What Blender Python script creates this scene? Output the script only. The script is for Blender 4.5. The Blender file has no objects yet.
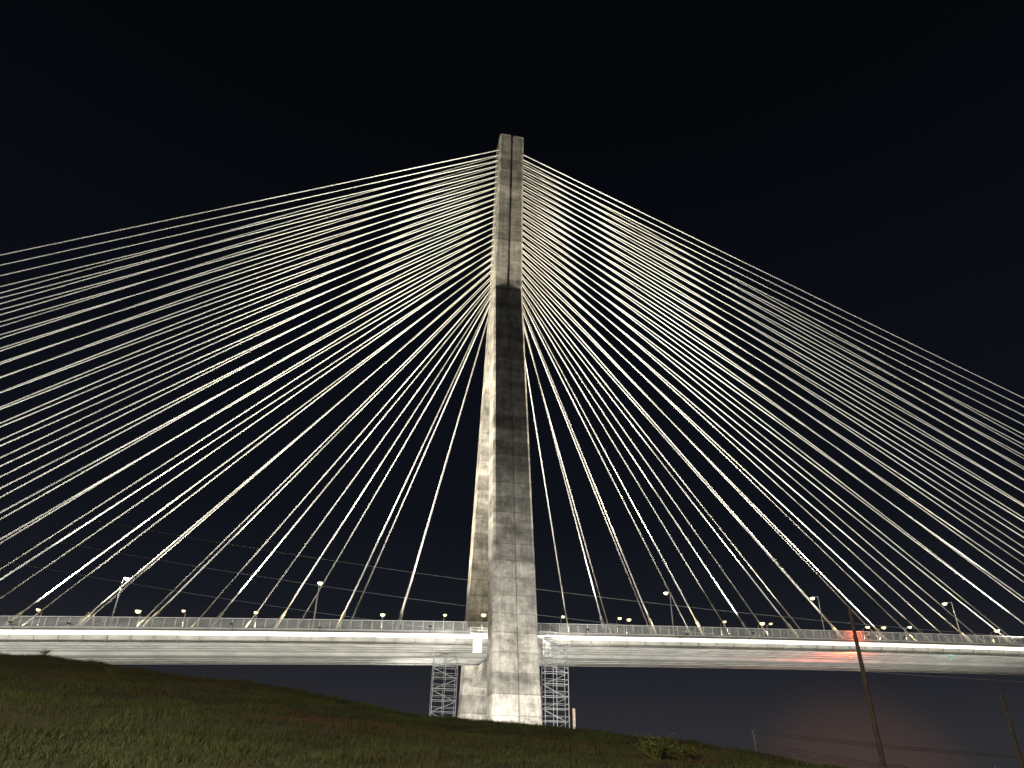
import bpy, math, random
import numpy as np
from mathutils import Vector, Matrix, noise
random.seed(4); rng=np.random.default_rng(4)
S=bpy.context.scene
S.view_settings.view_transform='Standard'; S.view_settings.look='None'; S.view_settings.exposure=0
COL=S.collection
TH=math.radians(11.0)
D=Vector((math.cos(TH),math.sin(TH),0)); N=Vector((-math.sin(TH),math.cos(TH),0))
T=Vector((-3.0,202,0))
HD=33.3
# ---------- materials
def mat(name,base=(.5,.5,.5),rough=.7,metal=0,emis=None,estr=0,noise_amt=0,noise_scale=1.0,bump=0):
    m=bpy.data.materials.new(name); m.use_nodes=True; nt=m.node_tree; b=nt.nodes['Principled BSDF']
    b.inputs['Base Color'].default_value=(*base,1); b.inputs['Roughness'].default_value=rough; b.inputs['Metallic'].default_value=metal
    if emis: b.inputs['Emission Color'].default_value=(*emis,1); b.inputs['Emission Strength'].default_value=estr
    if noise_amt:
        tc=nt.nodes.new('ShaderNodeTexCoord'); n=nt.nodes.new('ShaderNodeTexNoise'); n.inputs['Scale'].default_value=noise_scale; n.inputs['Detail'].default_value=6
        r=nt.nodes.new('ShaderNodeValToRGB'); r.color_ramp.elements[0].position=.3; r.color_ramp.elements[1].position=.7
        r.color_ramp.elements[0].color=(*[c*(1-noise_amt) for c in base],1); r.color_ramp.elements[1].color=(*[min(1,c*(1+noise_amt)) for c in base],1)
        nt.links.new(tc.outputs['Object'],n.inputs['Vector']); nt.links.new(n.outputs['Fac'],r.inputs['Fac']); nt.links.new(r.outputs['Color'],b.inputs['Base Color'])
        if bump:
            bp=nt.nodes.new('ShaderNodeBump'); bp.inputs['Strength'].default_value=bump; nt.links.new(n.outputs['Fac'],bp.inputs['Height']); nt.links.new(bp.outputs['Normal'],b.inputs['Normal'])
    return m
def concrete_mat(name,base):
    m=bpy.data.materials.new(name); m.use_nodes=True; nt=m.node_tree; L=nt.links; b=nt.nodes['Principled BSDF']; b.inputs['Roughness'].default_value=.85
    tc=nt.nodes.new('ShaderNodeTexCoord')
    def ns(scale,sc,det=5):
        mp=nt.nodes.new('ShaderNodeMapping'); mp.inputs['Scale'].default_value=sc; L.new(tc.outputs['Object'],mp.inputs['Vector'])
        n=nt.nodes.new('ShaderNodeTexNoise'); n.inputs['Scale'].default_value=scale; n.inputs['Detail'].default_value=det; n.inputs['Roughness'].default_value=.65; L.new(mp.outputs[0],n.inputs['Vector']); return n
    def mth(op,a,c=None,v=0):
        x=nt.nodes.new('ShaderNodeMath'); x.operation=op; L.new(a,x.inputs[0])
        if c is not None: L.new(c,x.inputs[1])
        else: x.inputs[1].default_value=v
        return x.outputs[0]
    def mr(a,f0,f1,t0,t1):
        x=nt.nodes.new('ShaderNodeMapRange'); L.new(a,x.inputs[0])
        for i,v in enumerate((f0,f1,t0,t1)): x.inputs[i+1].default_value=v
        return x.outputs[0]
    patch=mr(ns(.16,(1,1,1.8)).outputs['Fac'],.35,.65,.45,1.2)
    streak=mr(ns(.9,(1,1,.06)).outputs['Fac'],.3,.7,.6,1.18)
    fine=mr(ns(1.6,(1,1,1)).outputs['Fac'],.3,.7,.75,1.15)
    sx=nt.nodes.new('ShaderNodeSeparateXYZ'); L.new(tc.outputs['Object'],sx.inputs[0])
    lift=mth('DIVIDE',sx.outputs['Z'],v=4.6)
    fr=mth('FRACT',lift); joint=mr(fr,0,.07,.5,1)
    fl=mth('FLOOR',lift)
    wn=nt.nodes.new('ShaderNodeTexWhiteNoise'); wn.noise_dimensions='1D'; L.new(fl,wn.inputs['W']); band=mr(wn.outputs['Value'],0,1,.65,1.15)
    v=mth('MULTIPLY',patch,streak); v=mth('MULTIPLY',v,fine); v=mth('MULTIPLY',v,joint); v=mth('MULTIPLY',v,band)
    mx=nt.nodes.new('ShaderNodeVectorMath'); mx.operation='SCALE'; mx.inputs[0].default_value=base; L.new(v,mx.inputs['Scale'])
    L.new(mx.outputs[0],b.inputs['Base Color'])
    bp=nt.nodes.new('ShaderNodeBump'); bp.inputs['Strength'].default_value=.4; bp.inputs['Distance'].default_value=.1; L.new(v,bp.inputs['Height']); L.new(bp.outputs[0],b.inputs['Normal'])
    return m
M_conc=concrete_mat('tower_concrete',(.50,.465,.405))
M_cable=mat('cable_sheath',(.8,.785,.735),.45)
M_tube=mat('anchor_tube',(.75,.74,.7),.4,noise_amt=.15,noise_scale=.8)
M_steel=mat('grey_painted_steel',(.44,.43,.40),.6,.1,noise_amt=.2,noise_scale=.2)
M_slab=mat('deck_concrete',(.38,.37,.35),.85,noise_amt=.2,noise_scale=.25)
M_rail=mat('galvanised_rail',(.6,.6,.57),.5,.2,noise_amt=.15,noise_scale=.6)
M_asph=mat('asphalt',(.05,.05,.05),.9,noise_amt=.2,noise_scale=.6)
M_pole=mat('lamp_pole_steel',(.4,.4,.4),.5,.3,noise_amt=.1,noise_scale=2)
M_lamp=mat('lamp_lens',(1,1,1),.3,emis=(1,.78,.36),estr=2.4)
M_barrier_glow=mat('lit_barrier_glow',(.9,.9,.9),.4,emis=(1,.93,.76),estr=1.6)  # emission imitates a lit barrier face, no lamp of its own
M_wood=mat('weathered_wood',(.28,.22,.18),.9,noise_amt=.35,noise_scale=3,bump=.3)
M_wire=mat('wire',(.15,.15,.15),.6,.3)
M_dark=mat('dark_metal',(.05,.05,.05),.5,.5)
M_scaf=mat('scaffold_steel',(.26,.26,.26),.5,.3,noise_amt=.1,noise_scale=2)
M_red=mat('red_navigation_lens',(.5,.02,.02),.4,emis=(1,.12,.05),estr=5)
M_grn=mat('green_navigation_lens',(.02,.4,.3),.4,emis=(.1,.9,.7),estr=.3)
# ---------- mesh builder
class MB:
    def __init__(s): s.v=[]; s.f=[]
    def add(s,vs,fs):
        o=len(s.v); s.v+= [tuple(p) for p in vs]; s.f+=[tuple(i+o for i in f) for f in fs]
    def box8(s,c):
        s.add(c,[(0,3,2,1),(4,5,6,7),(0,1,5,4),(1,2,6,5),(2,3,7,6),(3,0,4,7)])
    def box(s,x0,x1,y0,y1,z0,z1):
        s.box8([(x0,y0,z0),(x1,y0,z0),(x1,y1,z0),(x0,y1,z0),(x0,y0,z1),(x1,y0,z1),(x1,y1,z1),(x0,y1,z1)])
    def tube(s,a,b,r0,r1=None,n=8,caps=True):
        if r1 is None:r1=r0
        a=Vector(a);b=Vector(b);d=(b-a).normalized()
        u=d.cross(Vector((0,0,1)))
        if u.length<1e-3:u=Vector((1,0,0))
        u.normalize(); w=d.cross(u)
        vs=[]
        for p,r in((a,r0),(b,r1)):
            for i in range(n):
                an=2*math.pi*i/n; vs.append(p+u*math.cos(an)*r+w*math.sin(an)*r)
        fs=[(i,(i+1)%n,n+(i+1)%n,n+i) for i in range(n)]
        if caps: fs+=[tuple(range(n))[::-1],tuple(range(n,2*n))]
        s.add(vs,fs)
    def obj(s,name,m,parent=None,smooth=False):
        me=bpy.data.meshes.new(name); me.from_pydata(s.v,[],s.f); me.update()
        if smooth: me.polygons.foreach_set('use_smooth',[True]*len(me.polygons))
        o=bpy.data.objects.new(name,me); COL.objects.link(o); me.materials.append(m)
        if parent:o.parent=parent
        return o
def empty(name):
    o=bpy.data.objects.new(name,None); COL.objects.link(o); return o
def light(name,kind,loc,power,color=(1,1,1),aim=None,cone=80,blend=.5,size=.3,parent=None):
    l=bpy.data.lights.new(name,kind); l.energy=power; l.color=color; l.shadow_soft_size=size
    if kind=='SPOT': l.spot_size=math.radians(cone); l.spot_blend=blend
    o=bpy.data.objects.new(name,l); COL.objects.link(o); o.location=loc
    if aim is not None: o.rotation_euler=(Vector(aim)-Vector(loc)).to_track_quat('-Z','Y').to_euler()
    if parent:o.parent=parent
    return o
# ---------- deck profile
_tz={}
def _g(t):
    if t>390: return 0
    if t>-130: return .039-.0001*t
    return max(0,.052-(-130-t)*.0004)
z=0
for i in range(0,700): _tz[i]=z; z+=_g(i+.5)
z=0
for i in range(0,-700,-1): _tz[i]=z; z-=_g(i-.5)
def zd(t):
    i=math.floor(t); f=t-i; return HD+_tz[i]*(1-f)+_tz[i+1]*f
def P(t,c,dz):
    p=T+D*t+N*c; return Vector((p.x,p.y,zd(t)+dz))
def PA(t,c,z):
    p=T+D*t+N*c; return Vector((p.x,p.y,z))
bridge=empty('cable_stayed_bridge')
TL,TR=-430,470
def strip(mb,c0,c1,z0,z1,t0=TL,t1=TR,step=12):
    n=max(1,int((t1-t0)/step)); vs=[];fs=[]
    for i in range(n+1):
        t=t0+(t1-t0)*i/n
        vs+=[P(t,c0,z0),P(t,c1,z0),P(t,c1,z1),P(t,c0,z1)]
    for i in range(n):
        a=4*i;b=a+4
        for k in range(4): fs.append((a+k,a+(k+1)%4,b+(k+1)%4,b+k))
    fs+=[(0,1,2,3),(4*n,4*n+3,4*n+2,4*n+1)]
    mb.add(vs,fs)
def tbox(mb,t,w,c0,c1,z0,z1):
    mb.box8([P(t-w,c0,z0),P(t+w,c0,z0),P(t+w,c1,z0),P(t-w,c1,z0),P(t-w,c0,z1),P(t+w,c0,z1),P(t+w,c1,z1),P(t-w,c1,z1)])
m=MB(); strip(m,-17.6,17.6,-.35,-.01); m.obj('deck_slab',M_slab,bridge)
m=MB(); strip(m,-14,14,0,.05); m.obj('roadway',M_asph,bridge)
m=MB()
for c in(-11,-7.3,-3.65,3.65,7.3,11): strip(m,c-.07,c+.07,.054,.058)
m.obj('lane_markings',mat('white_paint',(.8,.8,.8),.6),bridge)
m=MB()
for s in(-1,1):
    strip(m,s*16.6-.03,s*16.6+.03,-2.3,-.40)
    strip(m,s*16.6-.5,s*16.6+.5,-2.38,-2.304)
    strip(m,s*16.6-.4,s*16.6+.4,-.396,-.352)
strip(m,-16.1,16.1,-2.0,-1.9)           # soffit plating
for c in(-12.5,-9,-5.5,5.5,9,12.5): strip(m,c-.12,c+.12,-2.2,-2.003)
strip(m,-1.6,1.6,-2.75,-2.003)           # maintenance traveller rail box
t=TL+2
while t<TR-2:
    tbox(m,t,.12,-16.05,-12.63,-2.08,-2.003); tbox(m,t,.12,-12.37,-9.13,-2.08,-2.003); tbox(m,t,.12,-8.87,-5.63,-2.08,-2.003); tbox(m,t,.12,-5.37,-1.61,-2.08,-2.003)
    tbox(m,t,.12,1.61,5.37,-2.08,-2.003); tbox(m,t,.12,5.63,8.87,-2.08,-2.003); tbox(m,t,.12,9.13,12.37,-2.08,-2.003); tbox(m,t,.12,12.63,16.05,-2.08,-2.003)
    for s in(-1,1): tbox(m,t,.03,s*16.64,s*17.0,-2.29,-.41)
    t+=5
m.obj('girders_and_soffit',M_steel,bridge)
m=MB()
for s in(-1,1):
    strip(m,s*14.2-.2,s*14.2+.2,.06,1.0)
    strip(m,s*17.4-.12,s*17.4+.12,.0,1.1)
strip(m,-.3,.3,.06,1.1)
m.obj('barriers',M_slab,bridge)
m=MB()
for s in(-1,1):
    c=s*17.4
    for zz in(1.3,1.55,1.8,2.05,2.3,2.55,2.8): strip(m,c-.04,c+.04,zz-.04,zz+.04)
    strip(m,c-.09,c+.09,3.05,3.25)
    t=TL+1
    while t<TR-1: tbox(m,t,.07,c-.06,c+.06,1.09,3.06); t+=2.5
m.obj('parapet_railing',M_rail,bridge)
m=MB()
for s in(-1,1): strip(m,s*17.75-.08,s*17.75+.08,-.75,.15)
m.obj('barrier_glow_strip',M_barrier_glow,bridge)  # glowing strip stands in for lamplight falling on the barrier face
# ---------- tower
ZM,ZT,ZB=153,231,-6
def out(z): return 33-(33-5.2)*z/ZM
def hw(z): return 5.7-(z/ZT)*.85
CH,G,GS,GD=.6,.35,.15,.5
def leg(s,name):
    m=MB(); rings=[]; zs=list(np.linspace(ZB,ZM,34))
    for z in zs:
        o=out(z); i=max(o-7.5,0.0); w=hw(z)
        pts=[(-w,i),(-w,o-CH),(-w+CH,o),(-G-GS,o),(-G,o-GD),(G,o-GD),(G+GS,o),(w-CH,o),(w,o-CH),(w,i)]
        rings.append([PA(a,s*c,z) for a,c in pts])
    n=len(rings[0]); vs=[p for r in rings for p in r]; fs=[]
    for k in range(len(rings)-1):
        for j in range(n): fs.append((k*n+j,k*n+(j+1)%n,(k+1)*n+(j+1)%n,(k+1)*n+j))
    m.add(vs,fs); m.obj(name,M_conc,bridge)
leg(-1,'near_leg'); leg(1,'far_leg')
m=MB(); rings=[]
for z in np.linspace(ZM,ZT,20):
    w=hw(z);o=5.2
    pts=[(-w,o-CH),(-w+CH,o),(-G-GS,o),(-G,o-GD),(G,o-GD),(G+GS,o),(w-CH,o),(w,o-CH)]
    pts+=[(-a,-c) for a,c in pts]
    rings.append([PA(a,-c,z) for a,c in pts])
n=16; vs=[p for r in rings for p in r]; fs=[]
for k in range(19):
    for j in range(n): fs.append((k*n+j,k*n+(j+1)%n,(k+1)*n+(j+1)%n,(k+1)*n+j))
fs.append(tuple(range(19*n,20*n)))
m.add(vs,fs); m.obj('mast',M_conc,bridge)
m=MB()
for s in(-1,1):
    m.box8([PA(a,s*b,z) for z in(-8,.5) for a,b in((-10,22),(10,22),(10,44),(-10,44))])
m.box8([PA(a,b,z) for z in(HD-8,HD-3.6) for a,b in((-3,-21.5),(3,-21.5),(3,21.5),(-3,21.5))])
m.obj('footing_and_crossbeam',M_conc,bridge)
m=MB()
for a,b in((-3,-3),(3,3)):
    p=PA(a,b,ZT); m.tube(p,p+Vector((0,0,2.2)),.06)
m.obj('lightning_rods',M_dark,bridge)
# ---------- cables
m=MB(); mt=MB()
NC=27
for side in(-1,1):
    for pl in(-1,1):
        for i in range(NC):
            if side<0: t=-(28+14.7*min(i,8)+11.2*max(0,i-8))
            else: t=26.5+14.1*i
            zt=148+2.97*i
            b=P(t,pl*16.0,.1); w=hw(zt)-.3
            a=PA(side*w,pl*1.7,zt)
            d=(a-b); Ln=d.length
            prev=b+d*(5/Ln)
            for k in range(1,7):
                f=k/6; p=b+d*f-Vector((0,0,1))*(Ln*.001*4*f*(1-f)) if k<6 else a
                m.tube(prev,p,.19,.19,7,False); prev=p
            mt.tube(b-d*(1/Ln),b+d*(5.2/Ln),.40,.40,10); mt.tube(b+d*(5.2/Ln),b+d*(6/Ln),.40,.21,10)
m.obj('stay_cables',M_cable,bridge,True); mt.obj('cable_anchor_tubes',M_tube,bridge,True)
# ---------- deck floodlights
fx=MB()
WARM=(1,.945,.80)
def fixture(p):
    fx.box(p.x-.35,p.x+.35,p.y-.3,p.y+.3,p.z-.5,p.z-.15)
for side in(-1,1):
    for pl in(-1,1):
        for k in range(8):
            t=side*(20+46*k)
            p=P(t,pl*20.6,1.6); fixture(p)
            fx.tube(P(t,pl*17.8,.0),(p.x,p.y,p.z-.4),.06)
            light('cable_floodlight','SPOT',p,(300000 if pl<0 else 150000)*(1 if k else .5),WARM,PA(side*(6+10*(k>3)),0,175),78,.8,.35,bridge)
for t in(-46,46):
    p=P(t,-23,.6); fixture(p); fx.tube(P(t,-17.8,0),(p.x,p.y,p.z-.4),.08)
    light('tower_floodlight','SPOT',p,1200000,(1,.92,.72),PA(0,-5,208),36,.5,.35,bridge)
for t in(-100,100):
  for c in(-21.5,21.5):
    p=P(t,c,1.2); fixture(p)
    light('tower_floodlight','SPOT',p,600000,(1,.93,.70),PA(t*.3,0,200),42,.9,.35,bridge)
for t,c,pw in((-38,21.5,300000),(38,21.5,120000)):
    p=P(t,c,1); fixture(p); fx.tube(P(t,17.8,0),(p.x,p.y,p.z-.4),.08)
    light('tower_floodlight','SPOT',p,pw,(1,.9,.68),PA(0,12,100),64,.7,.4,bridge)
p=P(-44,-14.5,1.6); fixture(p); light('tower_floodlight','SPOT',p,260000,(1,.93,.76),PA(0,-4,150),60,.7,.4,bridge)
p=P(-20,-13,1.6); fixture(p); light('tower_floodlight','SPOT',p,60000,(1,.92,.74),PA(0,20,78),74,.8,.4,bridge)
fx.obj('floodlight_fixtures',M_dark,bridge)
def gflood(t,c,aim,power,cone,zb=2):
    p=PA(t,c,zb); e=empty('ground_floodlight')
    b=MB(); b.box(p.x-.5,p.x+.5,p.y-.4,p.y+.4,p.z-.7,p.z-.2); b.tube((p.x,p.y,-5),(p.x,p.y,p.z-.6),.12); b.obj('housing',M_dark,e)
    light('lamp','SPOT',p,power,(1,.98,.91),aim,cone,.8,.4,e)
gflood(-14,-66,PA(0,-26,26),130000,64); gflood(13,-66,PA(0,-26,26),130000,64)
gflood(-30,6,PA(-3,26,40),90000,80)
gflood(-6,-84,PA(0,-12,112),90000,44,.5)  # fill flood added to lift the dark middle of the near leg
for t in(-150,-105,-62,-24,28,66,108,152):
    gflood(t,-36,P(t,-2,0),60000,140)
# ---------- street lamps
def street_lamp(t,c,h=12.5,power=1500,col=(1,.78,.46),big=1.0):
    e=empty('added_hill_lamp'); s=-1 if c<0 else 1
    a=P(t,c,.9); b=P(t,c,h)
    m=MB(); m.tube(a,b,.18,.10,8); e2=P(t,c-s*2.2,h+.35); m.tube(b,e2,.08,.07,6)
    m.tube(a,a+Vector((0,0,.5)),.3,.24,8); m.obj('pole',M_pole,e)
    m=MB(); q=P(t,c-s*2.7,h+.35)
    hx=[q+D*dx+N*dy+Vector((0,0,dz)) for dz,w in((-.05,.42),(.12,.3)) for dx,dy in((-w,-w*2),(w,-w*2),(w,w*2),(-w,w*2))]
    m.box8(hx); m.obj('head',M_pole,e)
    # rounded refractor bowl
    m=MB(); rr=.62*big; vs=[];fs=[]; nn=12
    for j in range(5):
        an=j/4*math.pi/2; r_=rr*math.cos(an)+.02; zz=-.06-rr*.95*math.sin(an)
        for i in range(nn):
            b_=2*math.pi*i/nn; vs.append(q+D*math.cos(b_)*r_+N*math.sin(b_)*r_+Vector((0,0,zz)))
    for j in range(4):
        for i in range(nn): fs.append((j*nn+i,j*nn+(i+1)%nn,(j+1)*nn+(i+1)%nn,(j+1)*nn+i))
    fs+=[tuple(range(nn)),tuple(range(4*nn,5*nn))]
    m.add(vs,fs); m.obj('lens',M_lamp,e,True)
    light('bulb','SPOT',q+Vector((0,0,-1.5)),power*3,col,q+Vector((0,0,-5)),150,.4,.2,e)
for t in(-93,-48,45,90,134,-146,180): street_lamp(t,-16.9,power=4500,big=1.05)
far=[-121,-96.5,-85,-66,-31,-13,-1.5,23,41,44,76,89,92,127,133,143,177,-150]
for k,t in enumerate(far): street_lamp(t,15.9,10.8+random.uniform(-.3,.3),power=2200,big=(.85,1.25,.8,.95,1.1)[k%5])
# ---------- scaffold stair towers
def scaffold(t,c,w,d,h,z0):
    e=empty('scaffold_stair_tower'); m=MB()
    cs=[(t-w,c-d),(t+w,c-d),(t+w,c+d),(t-w,c+d),(t,c-d),(t,c+d)]
    for a,b in cs: m.tube(PA(a,b,z0),PA(a,b,z0+h),.08,n=6)
    k=0; z=z0
    while z<z0+h-.5:
        for i in range(4):
            a,b=cs[i],cs[(i+1)%4]; m.tube(PA(*a,z),PA(*b,z),.08,n=6); m.tube(PA(*a,z+1),PA(*b,z+1),.05,n=6)
        s=1 if k%2 else -1
        m.box8([PA(t-s*w*.9,c-.4,z),PA(t+s*w*.9,c-.4,z+2.2),PA(t+s*w*.9,c+.4,z+2.2),PA(t-s*w*.9,c+.4,z),PA(t-s*w*.9,c-.4,z+.12),PA(t+s*w*.9,c-.4,z+2.32),PA(t+s*w*.9,c+.4,z+2.32),PA(t-s*w*.9,c+.4,z+.12)])
        z+=2.6;k+=1
    m.obj('frame',M_scaf,e)
scaffold(9.6,-27,2.8,1.6,HD-6,3); scaffold(-14.4,-8,3.0,1.8,HD-7,3)
m=MB();e=empty('access_platform')
for t in(-8.8,8.2):
    m.box8([PA(t+a,b,z) for z in(HD-1.6,HD-1.3) for a,b in((-2,-26),(2,-26),(2,-22),(-2,-22))])
    for a in(-2,0,2): m.tube(PA(t+a,-26,HD-1.3),PA(t+a,-26,HD-.1),.06)
    for zz in(.6,1.2): m.tube(PA(t-2,-26,HD-1.3+zz),PA(t+2,-26,HD-1.3+zz),.05)
    m.box8([PA(t+a,b,z) for z in(HD-5.4,HD-1.7) for a,b in((-1,-25),(1,-25),(1,-23),(-1,-23))])
m.obj('platform',M_tube,e)
def nav(t,mt_,col,p):
    e=empty('navigation_light'); m=MB(); a=P(t,-15,-2.08); b=a+Vector((0,0,-.9)); m.tube(a,b,.08); m.obj('bracket',M_dark,e)
    m=MB(); m.tube(b,b+Vector((0,0,-.4)),.26,.2,10); m.obj('lens',mt_,e); light('glow','POINT',b+Vector((0,-.8,-1.0)),p,col,parent=e,size=.2)
nav(98,M_red,(1,.09,.03),9000); nav(130,M_grn,(.15,1,.85),200)
e=empty('beacon_light'); m=MB(); m.tube(P(99,-17.4,3.25),P(99,-17.4,3.8),.18); m.obj('lens',M_red,e); light('glow','POINT',P(99,-18.6,2.6),900,(1,.12,.04),parent=e,size=.2)
# ---------- terrain
R=[-1.2,-.69,-.552,-.347,-.212,-.106,.062,.215,.30,.361,.41,.5,.8]
E=[.160,.144,.132,.116,.094,.077,.066,.055,.042,.024,.0,-.05,-.07]
def h(x,y):
    zc=50*float(np.interp(x/50,R,E)); b=-4.0
    if y<50: z=-1.7+(zc+1.7)*max(y,0)/50
    elif y<58: z=zc
    else:
        f=min(1,(y-58)/60); f=f*f*(3-2*f); z=zc*(1-f)+b*f
    far=min(1,max(0,(abs(x)-70)/120)); z=z*(1-far)+b*far
    if y<0:
        f=min(1,-y/60); z=z*(1-f)+b*f
    if abs(x)<90 and -10<y<120:
        z+=(.3*noise.noise(Vector((x*.12,y*.12,0)))+.16*noise.noise(Vector((x*.5,y*.5,3))))*min(1,max(0,y-4)/10)
    return z
def axis(lo,hi,st): 
    a=list(np.arange(lo,hi+.01,st)); k=st; x=hi
    while x<4000: k*=1.35; x+=k; a.append(x)
    k=st;x=lo
    while x>-4000: k*=1.35; x-=k; a.insert(0,x)
    return a
xs=axis(-75,60,.75); ys=axis(-10,130,.75)
vs=[(x,y,h(x,y)) for y in ys for x in xs]; nx=len(xs)
fs=[(j*nx+i,j*nx+i+1,(j+1)*nx+i+1,(j+1)*nx+i) for j in range(len(ys)-1) for i in range(nx-1)]
M_soil=mat('hill_soil_and_turf',(.045,.045,.02),.95,noise_amt=.5,noise_scale=.35,bump=.4)
m=MB(); m.v=vs;m.f=fs; m.obj('ground',M_soil,smooth=True)
NB=420000
gx=rng.uniform(-48,26,NB*2); gy=rng.uniform(9,55,NB*2)
keep=(np.abs(gx)<gy*.95+3); gx=gx[keep][:NB]; gy=gy[keep][:NB]; NB=len(gx)
V=np.zeros((NB,3,3)); 
for k in range(NB):
    x=gx[k];y=gy[k]; z=h(x,y)-.03
    c=noise.noise(Vector((x*.3,y*.3,9))); c2=noise.noise(Vector((x*1.3,y*1.3,2)))
    hh=max(.04,(.14+.15*c+.13*c2)*rng.uniform(.5,1.5)); 
    if rng.random()<.004: hh*=2.6
    a=rng.uniform(0,6.283); w=.008+.011*rng.random(); lx,ly=rng.normal(0,.5*hh,2)
    ca,sa=math.cos(a)*w,math.sin(a)*w
    V[k,0]=(x-ca,y-sa,z);V[k,1]=(x+ca,y+sa,z);V[k,2]=(x+lx,y+ly,z+hh)
me=bpy.data.meshes.new('grass'); me.vertices.add(NB*3); me.vertices.foreach_set('co',V.ravel())
me.loops.add(NB*3); me.loops.foreach_set('vertex_index',np.arange(NB*3,dtype=np.int32))
me.polygons.add(NB); me.polygons.foreach_set('loop_start',np.arange(0,NB*3,3,dtype=np.int32)); me.update(calc_edges=True)
g=bpy.data.objects.new('grass',me); COL.objects.link(g)
mg=bpy.data.materials.new('grass_blades'); mg.use_nodes=True; nt=mg.node_tree; b=nt.nodes['Principled BSDF']; b.inputs['Roughness'].default_value=.8
tc=nt.nodes.new('ShaderNodeTexCoord'); n1=nt.nodes.new('ShaderNodeTexNoise'); n1.inputs['Scale'].default_value=.14; n1.inputs['Detail'].default_value=9; n1.inputs['Roughness'].default_value=.75
r=nt.nodes.new('ShaderNodeValToRGB'); cr=r.color_ramp; cr.elements[0].position=.38; cr.elements[0].color=(.10,.055,.028,1); cr.elements[1].position=.66; cr.elements[1].color=(.09,.115,.03,1)
x=cr.elements.new(.5); x.color=(.048,.056,.018,1)
nt.links.new(tc.outputs['Object'],n1.inputs['Vector']); nt.links.new(n1.outputs['Fac'],r.inputs['Fac']); nt.links.new(r.outputs['Color'],b.inputs['Base Color'])
me.materials.append(mg)
def weed(x,y,hh,n,spread):
    m=MB(); z=h(x,y)
    for k in range(n):
        a=random.uniform(0,6.283); l=hh*random.uniform(.4,1); tx=x+math.cos(a)*spread*random.random(); ty=y+math.sin(a)*spread*random.random()
        m.tube((x+random.uniform(-.1,.1),y+random.uniform(-.1,.1),z-.05),(tx,ty,z+l),.012,.005,4,False)
        for j in range(9):
            f=random.uniform(.25,1); px=x+(tx-x)*f;py=y+(ty-y)*f;pz=z+l*f; b2=random.uniform(0,6.283); q=random.uniform(.06,.14)
            m.add([(px,py,pz),(px+math.cos(b2)*q,py+math.sin(b2)*q,pz+random.uniform(-.02,.08)),(px+math.cos(b2+.7)*q*.7,py+math.sin(b2+.7)*q*.7,pz+.05)],[(0,1,2)])
    m.obj('weed_plant',mw)
mw=mat('weed_leaf',(.13,.14,.04),.8,noise_amt=.3,noise_scale=3)
weed(5.0,26,.8,60,.9); weed(-10.5,47,.6,20,.5); weed(-24,46,.5,18,.6); weed(6.2,27,.5,35,.8); weed(-31,50,.45,14,.5); weed(2,49,.5,14,.5); weed(-19,48,.5,14,.5)
# ---------- utility poles & wires
def pole(x,y,zt,name='utility_pole',r=.2,arms=((.6,1.3),),zb=-5,mt_=M_wood):
    e=empty(name); m=MB(); m.tube((x,y,zb),(x,y,zt),r*1.15,r*.75,10)
    for dz,w in arms:
        m.box(x-w,x+w,y-.32,y-.2,zt-dz-.08,zt-dz+.08)
        for k in(-w+.1,0,w-.1): m.tube((x+k,y-.26,zt-dz+.08),(x+k,y-.26,zt-dz+.3),.05)
        for s in(-1,1): m.tube((x,y-.24,zt-dz-.8),(x+s*w*.6,y-.26,zt-dz-.05),.03)
    m.obj('post',mt_,e); return e
M_galv=mat('galvanised_post',(.6,.6,.6),.6,noise_amt=.1,noise_scale=1)
pole(37.8,79,17.8,arms=(),r=.26)
pole(50.2,76.6,9.2,r=.2,arms=())
pole(44.9,140,9.9,r=.3,arms=((.5,.6),),mt_=M_galv)
pole(130,150,6.5,r=.2,arms=((.4,1.2),))
pole(76,150,4.9,r=.25,arms=((.3,.7),),mt_=M_galv); pole(88,152,4.3,r=.2,arms=(),mt_=M_galv); pole(93,150,5.2,r=.2,arms=(),mt_=M_galv)
m=MB(); e=empty('power_lines')
def wire(a,b,sag,r=.03):
    a=Vector(a);b=Vector(b);pv=a
    for k in range(1,17):
        f=k/16;p=a.lerp(b,f)-Vector((0,0,sag*4*f*(1-f))); m.tube(pv,p,r,r,5,False); pv=p
for k in(-.5,0,.5):
    wire((44.9+k,140,9.5+k*.5),(130+k,150,6.3+k*.3),.9,.045)
    wire((44.9,140,7.6+k*1.2),(76,150,4.7+k*.5),.5,.045)
for k in range(3):
    wire((-420,330+k*5,150-k*14),(330,330+k*5,60-k*8),18,.12)
m.obj('wires',mat('aluminium_wire',(.5,.5,.5),.6),e)
e=empty('marker_post'); m=MB(); m.tube((15.2,170,2),(15.2,170,15.2),.3,.3,8); m.tube((15.2,170,15.2),(15.2,170,15.5),.36,.36,8); m.obj('post',M_wood,e)
# unseen lamp added behind camera to light the grass hill
e=empty('added_hill_lamp'); m=MB(); m.tube((-18,-16,-4),(-18,-16,15),.16,.1); m.tube((-18,-16,15),(-18,-13,15.4),.07); m.obj('pole',M_pole,e)
m=MB(); m.box(-18.3,-17.7,-13.6,-12.4,15.2,15.35); m.obj('lens',M_lamp,e)
light('bulb','SPOT',(-18,-13,15.0),62000,(1,.90,.62),(-12,32,2),100,.6,.3,e)
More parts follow.
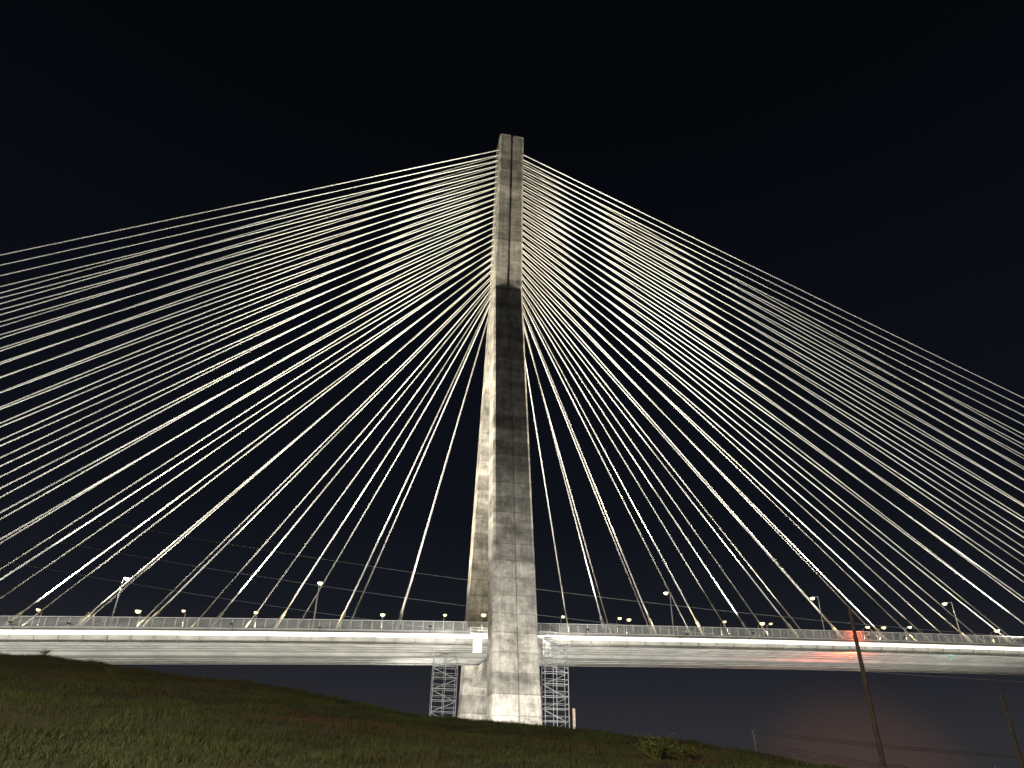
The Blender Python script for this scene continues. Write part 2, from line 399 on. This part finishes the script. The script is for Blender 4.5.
# ---------- world
w=bpy.data.worlds.new('World'); S.world=w; w.use_nodes=True; nt=w.node_tree; bg=nt.nodes['Background']
geo=nt.nodes.new('ShaderNodeTexCoord'); sx=nt.nodes.new('ShaderNodeSeparateXYZ'); nt.links.new(geo.outputs['Generated'],sx.inputs[0])
r=nt.nodes.new('ShaderNodeValToRGB'); cr=r.color_ramp; 
stops=[(0,(.032,.031,.034)),(.06,(.026,.0265,.031)),(.12,(.0175,.0185,.024)),(.2,(.0088,.0102,.0148)),(.32,(.0046,.0058,.0092)),(.55,(.0028,.0038,.0062)),(.75,(.0015,.0021,.0035)),(1,(.0008,.0012,.002))]
cr.elements[0].position=0; cr.elements[0].color=(*stops[0][1],1); cr.elements[1].position=1; cr.elements[1].color=(*stops[-1][1],1)
for p,c in stops[1:-1]: q=cr.elements.new(p); q.color=(*c,1)
nt.links.new(sx.outputs['Z'],r.inputs['Fac'])
vd=nt.nodes.new('ShaderNodeVectorMath'); vd.operation='DOT_PRODUCT'; gd=Vector((.40,.9,-.02)).normalized(); vd.inputs[1].default_value=gd
nrm=nt.nodes.new('ShaderNodeVectorMath'); nrm.operation='NORMALIZE'; nt.links.new(geo.outputs['Generated'],nrm.inputs[0]); nt.links.new(nrm.outputs[0],vd.inputs[0])
mr=nt.nodes.new('ShaderNodeMapRange'); mr.interpolation_type='SMOOTHERSTEP'; nt.links.new(vd.outputs['Value'],mr.inputs[0]); 
for i,v in enumerate((.988,1.0,0,1)): mr.inputs[i+1].default_value=v
sc=nt.nodes.new('ShaderNodeVectorMath'); sc.operation='SCALE'; sc.inputs[0].default_value=(.034,.012,.003); nt.links.new(mr.outputs[0],sc.inputs['Scale'])
ad=nt.nodes.new('ShaderNodeVectorMath'); ad.operation='ADD'; nt.links.new(r.outputs['Color'],ad.inputs[0]); nt.links.new(sc.outputs[0],ad.inputs[1])
sky=nt.nodes.new('ShaderNodeTexSky'); sky.sky_type='NISHITA'; sky.sun_disc=False; sky.sun_elevation=math.radians(-6); sky.sun_rotation=math.radians(200)
s2=nt.nodes.new('ShaderNodeVectorMath'); s2.operation='SCALE'; s2.inputs['Scale'].default_value=.001; nt.links.new(sky.outputs[0],s2.inputs[0])
a2=nt.nodes.new('ShaderNodeVectorMath'); a2.operation='ADD'; nt.links.new(ad.outputs[0],a2.inputs[0]); nt.links.new(s2.outputs[0],a2.inputs[1])
nt.links.new(a2.outputs[0],bg.inputs['Color']); bg.inputs['Strength'].default_value=1
su=bpy.data.lights.new('moonlight','SUN'); su.energy=.02; su.angle=math.radians(.5); su.color=(.8,.87,1); so=bpy.data.objects.new('moonlight',su); COL.objects.link(so); so.rotation_euler=(math.radians(50),0,math.radians(-30))
# ---------- camera
c=bpy.data.cameras.new('camera'); co=bpy.data.objects.new('camera',c); COL.objects.link(co); c.sensor_width=36; c.lens=24.6; c.clip_end=9000; c.clip_start=.1
co.matrix_world=Matrix.Rotation(math.radians(120),4,'X')@Matrix.Rotation(math.radians(1.2),4,'Z')
S.camera=co
